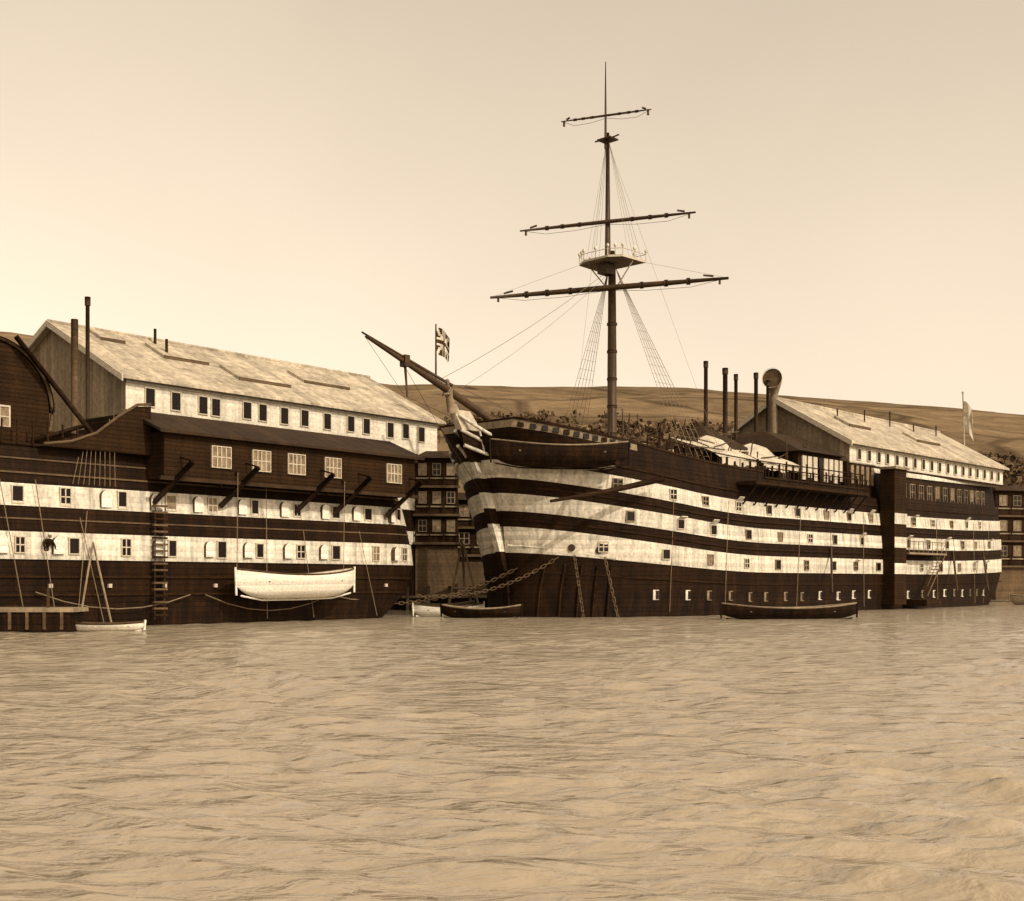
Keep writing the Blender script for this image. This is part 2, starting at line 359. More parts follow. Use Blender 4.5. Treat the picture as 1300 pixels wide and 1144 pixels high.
def gabled(parent,name,x0,x1,hw,zb,ze,zr,wins,ov=.5,sky=()):
    mb=MB()
    mb.box(x0,x1,-hw,hw,zb,ze,'wall')
    for xx in (x0-.02,x1+.02): mb.face([(xx,-hw,ze),(xx,hw,ze),(xx,0,zr)],'gable')
    mb.box(x0-.05,x0-.01,-hw+.02,hw-.02,zb,ze,'gable')
    for sd in (-1,1):
        dz=(zr-ze)*ov/hw
        A=Vector((x0-ov,sd*(hw+ov),ze-dz)); B=Vector((x1+ov,sd*(hw+ov),ze-dz)); C=Vector((x1+ov,0,zr)); D=Vector((x0-ov,0,zr)); up=Vector((0,0,.18))
        mb.hexa([A,B,C,D,A+up,B+up,C+up,D+up],'roof')
        mb.hexa([A+Vector((-.12,0,-.2)),A+Vector((0,0,-.2)),D+Vector((0,0,-.2)),D+Vector((-.12,0,-.2)),A+Vector((-.12,0,.25)),A+Vector((0,0,.25)),D+Vector((0,0,.25)),D+Vector((-.12,0,.25))],'trim')
    mb.tube([(x0-ov,0,zr+.18),(x1+ov,0,zr+.18)],.16,'roof',6)
    mb.box(x0,x1,-hw-.12,-hw,zb-.05,zb+.15,'wood'); mb.box(x0,x1,-hw-.12,-hw,ze-.45,ze-.35,'trim')
    for (wx,wz,w,h) in wins: window(mb,Vector((wx,-hw,wz)),Vector((1,0,0)),Vector((0,-1,0)),w,h,'glass','trim',False,.07)
    for (a,b,t0,t1) in sky:
        q=[]
        for dzz in (.20,.42):
            for (xx,tt) in ((a,t0),(b,t0),(b,t1),(a,t1)): q.append((xx,-(hw+ov)*(1-tt),(ze-(zr-ze)*ov/hw)+(zr-ze)*(1+ov/hw)*tt+dzz))
        mb.hexa(q,'roof'); 
        mb.box(a,b,q[0][1]-.08,q[0][1]-.01,q[0][2]-.02,q[0][2]+.2,'stone')
    return mb.build(name,parent)
gabled(shipB,'deckhouse',34,66.5,6.9,12.05,14.0,18.0,[(35.5+i*1.75+random.uniform(-.1,.1),13.0,.55,.85) for i in range(18)],.5,[(40,44,.5,.7),(52,57,.4,.6)])
mb=MB()
for i in range(5): mb.tube([(42+i*5.2,-1.5,16.5),(42+i*5.2,-1.5,18.0+.4*(i%3))],.07,'iron',6)
mb.box(26.5,33.4,-6.4,5.5,9.4,12.7,'wood')
mb.hexa([(26,-6.9,12.6),(33.45,-6.9,12.6),(33.45,6,12.6),(26,6,12.6),(28,-2.5,14.6),(33.45,-2.5,14.6),(33.45,2.5,14.6),(28,2.5,14.6)],'roofd')
for i in range(8):
    x=27.0+i*.86; mb.box(x,x+.62,-6.52,-6.41,10.4+.2*(i%2),12.3,'canvas' if i!=3 else 'glass'); 
mb.box(33.5,38.6,-6.9,6.9,9.4,12.3,'wood')
for i in range(5): mb.box(34+i*.9,34.5+i*.9,-7.02,-6.91,10.5,12.0,'glassl')
mb.box(20,24.5,-3.2,2.6,9.4,12.4,'wood')
mb.hexa([(19.4,-3.9,12.4),(25.1,-3.9,12.4),(25.1,3.3,12.4),(19.4,3.3,12.4),(22,-.4,14.7),(22.5,-.4,14.7),(22.5,0,14.7),(22,0,14.7)],'roofd')
for x in (20.8,22.2,23.6): window(mb,Vector((x,-3.2,11.1)),Vector((1,0,0)),Vector((0,-1,0)),.7,1,'glassl')
for (a,b,zt) in ((14.6,19.4,13.0),(20.2,25.6,12.9)):
    n=10; rows=[]
    for i in range(n+1):
        t=i/n; x=a+(b-a)*t; rows.append([(x,-7.1+k*.75,11.15+(zt-11.15)*(k/6)**.8-.35*math.sin(math.pi*t)*(k/6)+.06*math.sin(9*t+k)+(.5 if k>3 else .15)*t) for k in range(7)])
    mb.grid(rows,'canvas')
    mb.tube([rows[0][-1],rows[5][-1],rows[-1][-1]],.06,'spar',5)
    mb.grid([[ (r[0][0],-7.12,z) for z in (r[0][2],r[0][2]-.5+.1*math.sin(i*2))] for i,r in enumerate(rows)],'canvas')
for x in (14.6,17,19.4,20.2,23,25.6): mb.tube([(x,-7.1,9.5),(x,-7.1,11.2)],.06,'spar',6); mb.tube([(x,-2.6,9.5),(x,-2.6,13.2)],.07,'spar',6)
for i in range(56):
    x=random.uniform(6,27); y=random.uniform(-6.3,1); w=random.uniform(.3,1.1); mb.box(x,x+w,y,y+w*.8,9.35,9.35+random.uniform(1.4,2.9),random.choice(['wood','dark','dark','spar','gable','stone','trim']))
for i in range(30):
    x=random.uniform(3,33); mb.tube([(x,-6.0+random.random()*2,9.4),(x+random.uniform(-.6,.6),-6.0+random.random(),random.uniform(11.8,13.8))],.05,'spar',5)
for i in range(10):
    x=random.uniform(4,32); z=random.uniform(11.6,13.2); mb.tube([(x,-5.9,z),(x+random.uniform(2,5),-5.7,z+random.uniform(-.8,.8))],.05,'spar',5)
mb.box(16,33,-9.1,-7.5,9.25,9.5,'wood'); 
for i in range(12): mb.tube([(16.3+i*1.5,-9.0,9.5),(16.3+i*1.5,-9.0,10.5)],.05,'wood',5); mb.tube([(16.3+i*1.5,-9.0,9.25),(16.3+i*1.5,-7.8,7.9)],.07,'wood',5)
mb.tube([(16,-9,10.5),(33,-9,10.5)],.05,'wood',5)
mb.build('deck_huts',shipB)
mb=MB()
for x,zt,r in ((23.2,20,.16),(26,19.8,.2),(27.6,19.5,.15),(30.7,20,.17),(32.6,19.6,.15)):
    mb.tube([(x,0,9.4),(x,0,zt)],r,'iron',8); mb.tube([(x,0,zt-.5),(x,0,zt)],r*1.25,'iron',8)
el=[(33.6,0,9.4),(33.6,0,18.3),(33.58,-.02,18.7),(33.5,-.08,19.1),(33.3,-.16,19.45),(33.0,-.26,19.7),(32.7,-.34,19.75)]
mb.tube(el,[.36,.36,.40,.52,.68,.80,.86],'gable',16,False)
d=Vector((-1,-.28,.08)).normalized(); c=Vector(el[-1]); mb.tube([c-d*.03,c+d*.06],.90,'trim',16,False); mb.tube([c-d*.12,c-d*.10],.78,'stone',16)
for x,zt in ((12.8,13.8),(17.5,13.5),(38.2,13.5)): mb.tube([(x,-3,9.4),(x,-3,zt)],.12,'iron',8)
mb.build('stove_pipes_and_cowl',shipB)
mb=MB()
yb=-7.9
mb.box(37.6,39.8,yb-1.2,yb+.1,.4,11.8,'wood'); mb.box(37.4,40,yb-1.4,yb+.1,11.8,12.0,'gable')
for z in (3.0,5.2,7.2): mb.box(37.55,39.85,yb-1.25,yb-1.2,z,z+.9,'white')
mb.box(40,47.5,yb-1.4,yb,4.7,4.85,'gable')
for i in range(9): mb.tube([(40+i*.93,yb-1.35,4.85),(40+i*.93,yb-1.35,5.8)],.035,'gable',5)
mb.tube([(40,yb-1.35,5.8),(47.5,yb-1.35,5.8)],.04,'gable',5)
a,b=47.3,43.6
for i in range(12): 
    t=i/12; mb.box(a+(b-a)*t-.15,a+(b-a)*t+.15,yb-1.3,yb-.6,4.6-3.6*t,4.66-3.6*t,'stone')
mb.tube([(a,yb-1.35,4.8),(b,yb-1.35,1.1)],.06,'stone',5); mb.tube([(a,yb-1.35,5.7),(b,yb-1.35,2)],.03,'stone',5)
mb.box(41.6,44.5,yb-2.2,yb-.3,.25,.8,'wood')
for x in (29,52,59): mb.tube([(x,-7.9,5.2),(x-3,-9.6,1.5)],.09,'spar',6); rope((x,-7.8,8.5),(x-3,-9.6,1.6),.02)
for x in (8,14,24,34,48,57,62): rope((x,-HB(x,5)-.15,8),(x+random.uniform(-.8,.8),-HB(x,1)-.2,.3),.022,0,'ropel')
mb.build('entry_port_gangway',shipB)
mb=MB()
def chain(a,b,sag,r=.045):
    a=Vector(a);b=Vector(b); L=(b-a).length; n=max(6,int(L/.28)); P=[a.lerp(b,i/n)-Vector((0,0,4*sag*(i/n)*(1-i/n))) for i in range(n+1)]
    for i in range(n):
        p,q=P[i],P[i+1]; d=(q-p); e=d.cross(Vector((0,0,1))); 
        if e.length<1e-3: e=Vector((1,0,0))
        e.normalize(); 
        if i%2: e=d.normalized().cross(e)
        w=e*.085; ext=d*.12
        mb.tube([p-ext+w*.3,p+w,q+w,q+ext+w*.3],r*.7,'chain',4,False); mb.tube([p-ext-w*.3,p-w,q-w,q+ext-w*.3],r*.7,'chain',4,False)
chain((1.6,-4.4,4.0),(1.4,-5.4,-.4),0); chain((3.0,-5.8,3.9),(3.1,-6.9,-.4),0)
chain((-.2,-1,3.2),(-6,4.5,.9),.5); chain((1.0,-3.5,3.9),(-5,3.5,1.4),.9)
mb.build('mooring_chains',shipB)
rowboat('ships_launch',8.8,2.2,1.3,'low',(-.75,-5.2,9.5),math.atan2(-5.6,7.2),.4,shipB)

# ================================================================ SHIP A (left hulk)
RA=math.atan2(.768,.64); uA=Vector((.64,.768,0)); nA=Vector((-.768,.64,0)); OA=Vector((-11.64,87.12,0))
shipA=empty('two_decker_hulk',OA,RA)
def HA(X,z):
    x0=-1.6+ (max(0,3.6-z)**2)*.20+max(0,z-4)*.28; t=min(1,max(0,(X-x0)/5.5)); f=(1-(1-t)**2.6)**.42
    return (8-.018*(z-3.5)**2)*f
hA=Hull(HA,lambda z:-1.6+(max(0,3.6-z)**2)*.20+max(0,z-4)*.28,lambda l:52,lambda s:.0,N=90)
class MX(MB):
    def build(s,name,parent=None,loc=None,rz=None):
        s.v=[(-p[0],p[1],p[2]) for p in s.v]; return MB.build(s,name,parent,loc,rz)
mb=MX()
hA.loft(mb,[-1,0,1.3,3.4,4.75,6.0,7.1,9.0],['low','low','dark','white','dark','white','dark'],[0,0,0,.07,0,.07,0]); hA.deck(mb,8.95,'deck')
hA.loft(mb,[9.0,9.12],['wood'],[.12])
for l in (5.35,7.6,8.3): hA.loft(mb,[l,l+.08],['stone'],[.06])
for l in (1.6,2.5): hA.loft(mb,[l,l+.10],['wood'],[.07])
mb.build('hull',shipA)
mb=MX()
def portA(X,l):
    X+=random.uniform(-.25,.25)
    p,t,n=hA.frame(X,l,.05); window(mb,p,t,n,random.uniform(.42,.6),random.uniform(.7,.9),'glass' if random.random()<.8 else 'glassl','trim',random.random()<.5,.06); u=Vector((0,0,1))
    if random.random()<.15: return
    o=p+t*random.uniform(.85,1.05); pts=[(-.32,-.42),(.32,-.42),(.32,.15)]+[(.32*math.cos(a),.15+.3*math.sin(a)) for a in np.linspace(.3,math.pi-.3,6)]+[(-.32,.15)]
    Fp=[tuple(o+t*a+u*b+n*(.14+.12*(a+.32))) for a,b in pts]; mb.face(Fp,'cboat')
    for i in range(len(pts)):
        a=Vector(Fp[i]); b=Vector(Fp[(i+1)%len(pts)]); mb.face([a,b,b-n*.26,a-n*.26],'stone')
for i in range(12): portA(1.3+i*2.95+.9,4.1)
for i in range(12): portA(2.4+i*2.95,6.55)
for i in range(10):
    p,t,n=hA.frame(4+i*3.3,2.1,0); mb.obox(p,t,Vector((0,0,1)),n,-.1,.1,-.1,.1,-.1,.12,'trim')
mb.build('gun_ports',shipA)
mb=MX()
mb.box(2.7,21.4,-9.3,-7.3,7.75,10.2,'wood')
mb.hexa([(2.2,-9.7,10.1),(21.9,-9.7,10.1),(21.9,-6.5,11.4),(2.2,-6.5,11.4),(2.2,-9.7,10.25),(21.9,-9.7,10.25),(21.9,-6.5,11.55),(2.2,-6.5,11.55)],'roofd')
mb.box(2.4,21.7,-9.42,-9.3,7.65,7.85,'roofd'); mb.box(2.4,21.6,-6.6,-2,9.0,11.4,'wood')
for X in (17.8,15.05,12.5,9.7,4.6):
    window(mb,Vector((X,-9.3,9.1)),Vector((1,0,0)),Vector((0,-1,0)),1.2,1.1,'glassl','trim',True,.05)
    mb.box(X-.32,X-.26,-9.40,-9.3,8.55,9.65,'trim'); mb.box(X+.26,X+.32,-9.40,-9.3,8.55,9.65,'trim')
for X in (3.4,7.8,10.8,16.3,20.6): mb.tube([(X+.6,-8.05,6.5),(X-.2,-10.4,8.6)],.15,'dark',6); mb.tube([(X-.2,-9.3,8.9),(X-.2,-10.45,8.6)],.05,'dark',5)
mb.extr([(21.4,9.0),(27.5,9.0),(26,9.25),(24.6,9.8),(23.3,10.8),(22.2,11.5),(21.4,11.6)],-8.1,-7.5,'wood')
mb.tube([(27.5,-8.1,9.1),(26,-8.1,9.35),(24.6,-8.1,9.9),(23.3,-8.1,10.9),(22.2,-8.1,11.6),(21.4,-8.1,11.7)],.08,'stone',6)
mb.box(24,52,-6.9,-6.6,9.0,9.9,'wood')
for i in range(9): mb.tube([(23+i*.8,-7.6,9),(23+i*.8,-7.6,10.2)],.05,'wood',5)
mb.build('side_gallery',shipA)
mb=MX(); R=3.35; cx=29.6
arc=[(cx-R,9.0)]+[(cx-R*math.cos(a),10.9+R*math.sin(a)) for a in np.linspace(0,math.pi,25)]+[(cx+R,9.0)]
mb.extr(arc,-6.4,3,'wood')
arc2=[(cx-(R+.12)*math.cos(a),-6.5,10.9+(R+.12)*math.sin(a)) for a in np.linspace(-.5,math.pi+.5,29)]
mb.tube(arc2,.10,'stone',6); 
rf=[[(cx-(R+.15)*math.cos(a),y,10.9+(R+.15)*math.sin(a)) for a in np.linspace(0,math.pi,25)] for y in (-6.7,3.2)]
mb.grid(rf,'roofd')
window(mb,Vector((28.9,-6.4,10.45)),Vector((1,0,0)),Vector((0,-1,0)),.9,.95,'glassl')
mb.build('arched_deckhouse',shipA)
mb=MX()
mb.tube([(24,-5,9),(24,-5,16.2)],.19,'stone',10); mb.tube([(20.2,0,9),(20.2,0,18.8)],.12,'iron',8); mb.tube([(20.2,0,18.3),(20.2,0,18.8)],.17,'iron',8)
mb.tube([(28.3,-6.9,14.4),(24.0,-7.0,9.8)],.13,'dark',6); mb.tube([(24.8,-7.2,10.3),(27.6,-7.2,9.3)],.12,'dark',6)
mb.build('poles_and_stays',shipA)
mb=MX()
for X in (8.9,16.8):
    mb.tube([(X,-7.9,7.6),(X,-8.6,8.4),(X,-9.5,8.3)],.07,'spar',6); rope((X,-9.5,8.3),(X,-9.4,2.6),.022,0,'ropel')
for X in (21.0,):
    for dx in (-.3,.3): rope((X+dx,-8.35,6.4),(X+dx,-8.3,.3),.035,0,'rope')
    for i in range(18): mb.box(X-.42,X+.42,-8.42,-8.2,.5+i*.34,.6+i*.34,'stone' if i%3 else 'wood')
for X,X2 in ((6.5,5.2),(13.8,13.9),(25.2,25.9),(25.6,24.4),(11,10.4),(28,27),(30,28.6)): mb.tube([(X,-8.2,random.uniform(5,8.6)),(X2,-8.45,.2)],.022,'ropel',4)
for i in range(9): rope((23.5+i*.25,-7.9,11.0-.3*i),(23.6+i*.3,-8.2,7.2),.014,0,'ropel')
mb.tube([(24.2,-8.8,.2),(25.0,-8.4,4.3)],.05,'gable',5); mb.tube([(26.0,-8.8,.2),(25.0,-8.4,4.3)],.05,'gable',5)
rope((18,-8.2,1.6),(9,-8.2,1.5),.03,.9,'ropel'); rope((9,-8.2,1.7),(3,-7.5,1.9),.03,.6,'ropel'); rope((28,-8.2,1.8),(19,-8.2,1.6),.03,.8,'ropel')
mb.build('ropes_and_ladder',shipA)
rowboat('whaleboat',8.7,2.2,1.35,'cboat',(-12.6,-9.6,1.35),0,.35,shipA,tilt=math.radians(-.8))

# sailor leaning out of a lower-deck port on the left hulk
def sailor(loc,rz):
    J={'pel':(0,0,0),'waist':(0,-.12,.18),'chest':(0,-.30,.42),'neck':(0,-.38,.58),
       'ls':(-.20,-.30,.48),'le':(-.30,-.42,.22),'lh':(-.20,-.60,.06),'rs':(.20,-.30,.48),'re':(.30,-.42,.22),'rh':(.22,-.60,.06),
       'lhip':(-.11,.02,-.06),'lk':(-.13,.04,-.5),'la':(-.13,.12,-.92),'rhip':(.11,.02,-.06),'rk':(.13,.04,-.5),'ra':(.13,.12,-.92)}
    R={'pel':.15,'waist':.14,'chest':.17,'neck':.06,'ls':.09,'le':.055,'lh':.035,'rs':.09,'re':.055,'rh':.035,'lhip':.10,'lk':.075,'la':.05,'rhip':.10,'rk':.075,'ra':.05}
    E=[('pel','waist'),('waist','chest'),('chest','neck'),('chest','ls'),('ls','le'),('le','lh'),('chest','rs'),('rs','re'),('re','rh'),('pel','lhip'),('lhip','lk'),('lk','la'),('pel','rhip'),('rhip','rk'),('rk','ra')]
    k=list(J); me=bpy.data.meshes.new('sailor'); me.from_pydata([J[n] for n in k],[(k.index(a),k.index(b)) for a,b in E],[])
    o=bpy.data.objects.new('sailor',me); sc.collection.objects.link(o); o.location=loc; o.rotation_euler=(0,0,rz)
    m=o.modifiers.new('skin','SKIN'); 
    for i,n in enumerate(k): me.skin_vertices[0].data[i].radius=(R[n],R[n]*.8)
    me.skin_vertices[0].data[0].use_root=True
    o.modifiers.new('sub','SUBSURF').render_levels=2; me.materials.append(M['dark'])
    h=MB(); h.ball((0,-.44,.72),.085,.10,.12,'gable',12,9); h.ball((0,-.545,.71),.018,.025,.03,'gable',6,4); h.ball((0,-.43,.79),.10,.115,.055,'white',12,6)
    for sx in (-1,1):
        h.ball((sx*.088,-.44,.71),.015,.025,.03,'gable',6,4)
        hx=sx*.21
        h.ball((hx,-.64,.045),.035,.05,.018,'gable',8,5)
        for f in range(4): h.tube([(hx-.024+f*.016,-.67,.045),(hx-.026+f*.017,-.71,.04),(hx-.026+f*.017,-.73,.015)],.008,'gable',5)
        h.tube([(hx-sx*.03,-.63,.04),(hx-sx*.055,-.66,.035)],.009,'gable',5)
    h.build('head_and_hands',o)
sp=OA-uA*27.35+nA*(-7.95); sailor((sp.x,sp.y,3.85),RA)

# ================================================================ SHIP C
OC=OA+nA*17.5
shipC=empty('roofed_accommodation_hulk',OC,RA)
mb=MB()
hp=[(-13,-9),(14,-9),(17.5,-8.2),(18.6,-6.5),(18.6,6.5),(17.5,8.2),(14,9),(-13,9)]
for z0,z1,m,o in ((-1,5.5,'low',0),(5.5,6.6,'white',.05),(6.6,8.4,'dark',0),(8.4,9.4,'white',.05),(9.4,12.8,'dark',0)):
    P=[(x+math.copysign(o,x),y+math.copysign(o,y)) for x,y in hp]
    for i in range(8): a=P[i]; b=P[(i+1)%8]; mb.face([(*a,z0),(*b,z0),(*b,z1),(*a,z1)],m)
mb.face([(*p,12.79) for p in hp],'deck')
mb.build('hull',shipC)
wx=[-10.35,-8.27,-6,-4.9,-2.1,-.66,1.4,3.4,5.7,8.2,9.9,12.6,14.4,16.3]
gabled(shipC,'deckhouse',-12.2,18.3,9,12.8,16.2,20.8,[(x,14.9+random.uniform(-.06,.06),.7,1.2) for x in wx],.55,[(-6,-2,.55,.8),(-1,4,.30,.55),(7,12,.5,.72),(-10,-8,.75,.9)])
mb=MB()
for x,y,z in ((-4.5,-1,21.6),(-5.2,-3.5,20.4)): mb.tube([(x,y,18),(x,y,z)],.11,'iron',8)
for i in range(9): mb.box(-11+i*3.1,-9.4+i*3.1,-9.5,-9.05,12.3,13.1,'gable' if i%2 else 'wood')
mb.build('vents',shipC)
def gallery(name,loc,rz,w,depth,zb,floors,fh,nwin,roof=True):
    e=empty(name,loc,rz); mb=MB(); top=zb+floors*fh
    mb.box(0,w,0,depth,0.2,zb,'stone'); mb.box(0,w,.01,depth,zb,top,'wood')
    for f in range(floors):
        z=zb+f*fh
        mb.box(-.2,w+.2,-.45,-.002,z-.10,z+.10,'stone'); mb.box(-.1,w+.1,-.12,-.003,z+fh*.28,z+fh*.33,'gable')
        for i in range(nwin):
            x=w*(i+.5)/nwin; window(mb,Vector((x,0,z+fh*.62)),Vector((1,0,0)),Vector((0,-1,0)),w/nwin*.5,fh*.38,'glassl' if (i+f)%3 else 'glass','gable',True,.06)
        for i in range(nwin+1): x=w*i/nwin; mb.box(x-.06,x+.06,-.35,-.25,z+.10,z+fh*.5,'wood')
    if roof: mb.hexa([(-.4,-.7,top),(w+.4,-.7,top),(w+.4,depth+.3,top),(-.4,depth+.3,top),(-.2,.5,top+.7),(w+.2,.5,top+.7),(w+.2,depth,top+.7),(-.2,depth,top+.7)],'roofd')
    mb.build('storeys_and_windows',e); return e
gallery('galleried_stern_house',(-8.2,105,0),.05,3.6,8,5.6,3,2.4,3)
gallery('galleried_stern_house',(-4.9,107,0),.02,4.6,8,4.6,2,2.4,3)
gallery('galleried_stern_house',(57.5,147,0),.3,8,10,4.2,3,3.0,4)

# ================================================================ boats and pontoon
rowboat('rowing_gig',8.8,1.7,.75,'low',(17.4,77.5,-.1),math.radians(8),.3)
rowboat('dinghy',4.8,1.6,.7,'cboat',(-4.3,84,-.1),math.radians(15),.25)
rowboat('dinghy',5.2,1.6,.65,'low',(-2.0,80.2,-.1),math.radians(-8),.25)
rowboat('dinghy',4.6,1.6,.7,'gable',(-5.2,93,-.1),math.radians(10),.25)
rowboat('dinghy',5.2,1.8,.9,'gable',(53.5,127,-.1),math.radians(10),.25)
mb=MB()
mb.box(-27.5,-20.2,56.9,59,.9,1.1,'gable'); mb.box(-27.3,-20.4,57.0,58.9,-.2,.9,'low')
for i in range(9): mb.box(-27.2+i*.8,-27.08+i*.8,56.9,57.0,.1,.9,'stone')
mb.tube([(-21.5,57.3,1),(-21.5,57.3,2)],.07,'spar',5); mb.tube([(-25.5,57.3,1),(-25.5,57.3,1.7)],.1,'spar',6)
mb.build('floating_pontoon')
rowboat('punt',3.6,1.1,.35,'cboat',(-19.2,58.3,-.05),math.radians(4),.08)
mb=MB()
for a,b in (((-5.2,100,0),(-4.0,100,5.6)),((-2.6,100,0),(-4.0,100,5.6)),((-3.9,103,0),(-4.0,100,5.6)),((-4.8,100,1.8),(-3.0,100,1.8))): mb.tube([a,b],.10,'gable',6)
mb.tube([(-6.5,100,1.2),(-1.5,100,1.5)],.12,'gable',6)
mb.box(-9,4,101,104,-.3,1.0,'low'); mb.box(-9,4,100.9,104.1,1.0,1.15,'gable')
for i in range(8): mb.tube([(-8.5+i*1.7,100.8,-.5),(-8.5+i*1.7,100.8,2)],.14,'gable',6)
mb.build('sheer_legs_landing_stage')

# ================================================================ terrain
def n2(x,y,s,seed):
    r=np.random.default_rng(seed); o=np.zeros_like(x)
    for k in range(14):
        a=r.uniform(0,2*np.pi); f=r.uniform(.6,2.2)/s; o+=np.sin((x*np.cos(a)+y*np.sin(a))*f*2*np.pi+r.uniform(0,6.28))
    return o/5.3
def height(x,y):
    R=np.interp(x*900/np.maximum(y,300),[-900,-372,-80,126,200,372,900],[215,186,146,145,139,125,102])
    t=np.clip((y-215)/690,0,1.15); h=R*(1.25*t-.25*t*t)*np.where(t<1,1,1-(t-1)*.5)
    e=np.clip(t*6,0,1)
    return h+e*(n2(x,y,260,1)*4+n2(x,y,70,2)*1.0)*np.clip(1.3-t,.25,1)-2.5*(1-e)
nx=260
X=np.linspace(-1500,1500,nx); Y=np.concatenate([np.linspace(190,1000,130),np.linspace(1020,4000,40)])
XX,YY=np.meshgrid(X,Y); XX=XX*(np.maximum(YY,400)/700); ZZ=height(XX,YY)
def npgrid(name,XX,YY,ZZ,matn):
    r,c=XX.shape; V=np.stack([XX,YY,ZZ],-1).reshape(-1,3).astype(np.float32)
    idx=np.arange(r*c).reshape(r,c); F=np.stack([idx[:-1,:-1],idx[:-1,1:],idx[1:,1:],idx[1:,:-1]],-1).reshape(-1,4).astype(np.int32)
    me=bpy.data.meshes.new(name); me.vertices.add(len(V)); me.vertices.foreach_set('co',V.ravel())
    me.loops.add(F.size); me.loops.foreach_set('vertex_index',F.ravel()); me.polygons.add(len(F))
    me.polygons.foreach_set('loop_start',np.arange(0,F.size,4,dtype=np.int32)); me.polygons.foreach_set('loop_total',np.full(len(F),4,dtype=np.int32))
    me.polygons.foreach_set('use_smooth',np.ones(len(F),bool)); me.update(); me.validate(); me.materials.append(matn)
    o=bpy.data.objects.new(name,me); sc.collection.objects.link(o); return o
def hillmat():
    m=bpy.data.materials.new('hill_fields'); m.use_nodes=True; nt=m.node_tree;N=nt.nodes;L=nt.links;b=N['Principled BSDF']; b.inputs['Roughness'].default_value=1; b.inputs['Specular IOR Level'].default_value=0
    tc=N.new('ShaderNodeTexCoord'); vo=N.new('ShaderNodeTexVoronoi'); vo.inputs['Scale'].default_value=.011; vo.feature='F1'
    ns=N.new('ShaderNodeTexNoise'); ns.inputs['Scale'].default_value=.035; ns.inputs['Detail'].default_value=10; ns.inputs['Roughness'].default_value=.8
    L.new(tc.outputs['Object'],vo.inputs['Vector']); L.new(tc.outputs['Object'],ns.inputs['Vector'])
    sx=N.new('ShaderNodeSeparateColor'); L.new(vo.outputs['Color'],sx.inputs[0])
    ve=N.new('ShaderNodeTexVoronoi'); ve.inputs['Scale'].default_value=.011; ve.feature='DISTANCE_TO_EDGE'; L.new(tc.outputs['Object'],ve.inputs['Vector'])
    e=N.new('ShaderNodeMapRange'); e.inputs[1].default_value=.02; e.inputs[2].default_value=.05; e.inputs[3].default_value=.6; e.inputs[4].default_value=1; L.new(ve.outputs['Distance'],e.inputs[0])
    a=N.new('ShaderNodeMapRange'); a.inputs[3].default_value=.8; a.inputs[4].default_value=1.2; L.new(sx.outputs[0],a.inputs[0])
    c=N.new('ShaderNodeMapRange'); c.inputs[1].default_value=.38; c.inputs[2].default_value=.62; c.inputs[3].default_value=.55; c.inputs[4].default_value=1.25; L.new(ns.outputs[0],c.inputs[0])
    m1=N.new('ShaderNodeMath'); m1.operation='MULTIPLY'; L.new(e.outputs[0],m1.inputs[0]); L.new(a.outputs[0],m1.inputs[1])
    m2=N.new('ShaderNodeMath'); m2.operation='MULTIPLY'; L.new(m1.outputs[0],m2.inputs[0]); L.new(c.outputs[0],m2.inputs[1])
    vm=N.new('ShaderNodeVectorMath'); vm.operation='SCALE'; vm.inputs[0].default_value=sep(.17)[:3]; L.new(m2.outputs[0],vm.inputs['Scale']); L.new(vm.outputs[0],b.inputs['Base Color']); return m
npgrid('hill_terrain',XX,YY,ZZ,hillmat())
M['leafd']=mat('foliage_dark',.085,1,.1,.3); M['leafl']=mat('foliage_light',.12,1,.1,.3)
V=[];F=[];MI=[]
cnt=0
while cnt<3000:
    y=random.uniform(235,840); x=random.uniform(-.3,.6)*y
    a=x/y; ax=np.array([x]);ay=np.array([y]); nn=float(n2(ax,ay,120,9)[0])
    zz=float(height(ax,ay)[0]); elev=zz/y
    lim=.150-.12*max(0,a-.1)
    if elev>lim-.013: continue
    pr=.03+max(0,nn-.2)*.35
    if a>.2 and elev<.108: pr+=.5
    if .04<a<.2 and .09<elev<.130: pr+=.22
    if random.random()>pr: continue
    cnt+=1; Hh=random.uniform(2.5,5.5); rr=Hh*.8
    for k in range(20):
        d=rng.normal(size=3); d/=np.linalg.norm(d); q=d*rng.uniform(.4,1.0)**.5*np.array([rr,rr,Hh*.42])*(.8+.3*math.sin(d[0]*5+d[1]*4+cnt))
        c=np.array([x,y,zz+Hh*.42])+q; s=rng.uniform(.5,1.1); t1=rng.normal(size=3); t1/=np.linalg.norm(t1); t2=np.cross(t1,rng.normal(size=3)); t2/=np.linalg.norm(t2)
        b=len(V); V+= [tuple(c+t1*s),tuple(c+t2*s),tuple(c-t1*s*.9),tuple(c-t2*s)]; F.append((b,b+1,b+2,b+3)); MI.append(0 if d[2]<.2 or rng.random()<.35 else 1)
    b=len(V); V+=[(x-.2,y,zz-.5),(x+.2,y,zz-.5),(x+.1,y,zz+Hh*.5),(x-.1,y,zz+Hh*.5)]; F.append((b,b+1,b+2,b+3)); MI.append(0)
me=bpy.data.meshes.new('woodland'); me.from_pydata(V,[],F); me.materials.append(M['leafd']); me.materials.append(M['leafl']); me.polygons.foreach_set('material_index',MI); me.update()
o=bpy.data.objects.new('distant_woodland',me); sc.collection.objects.link(o)

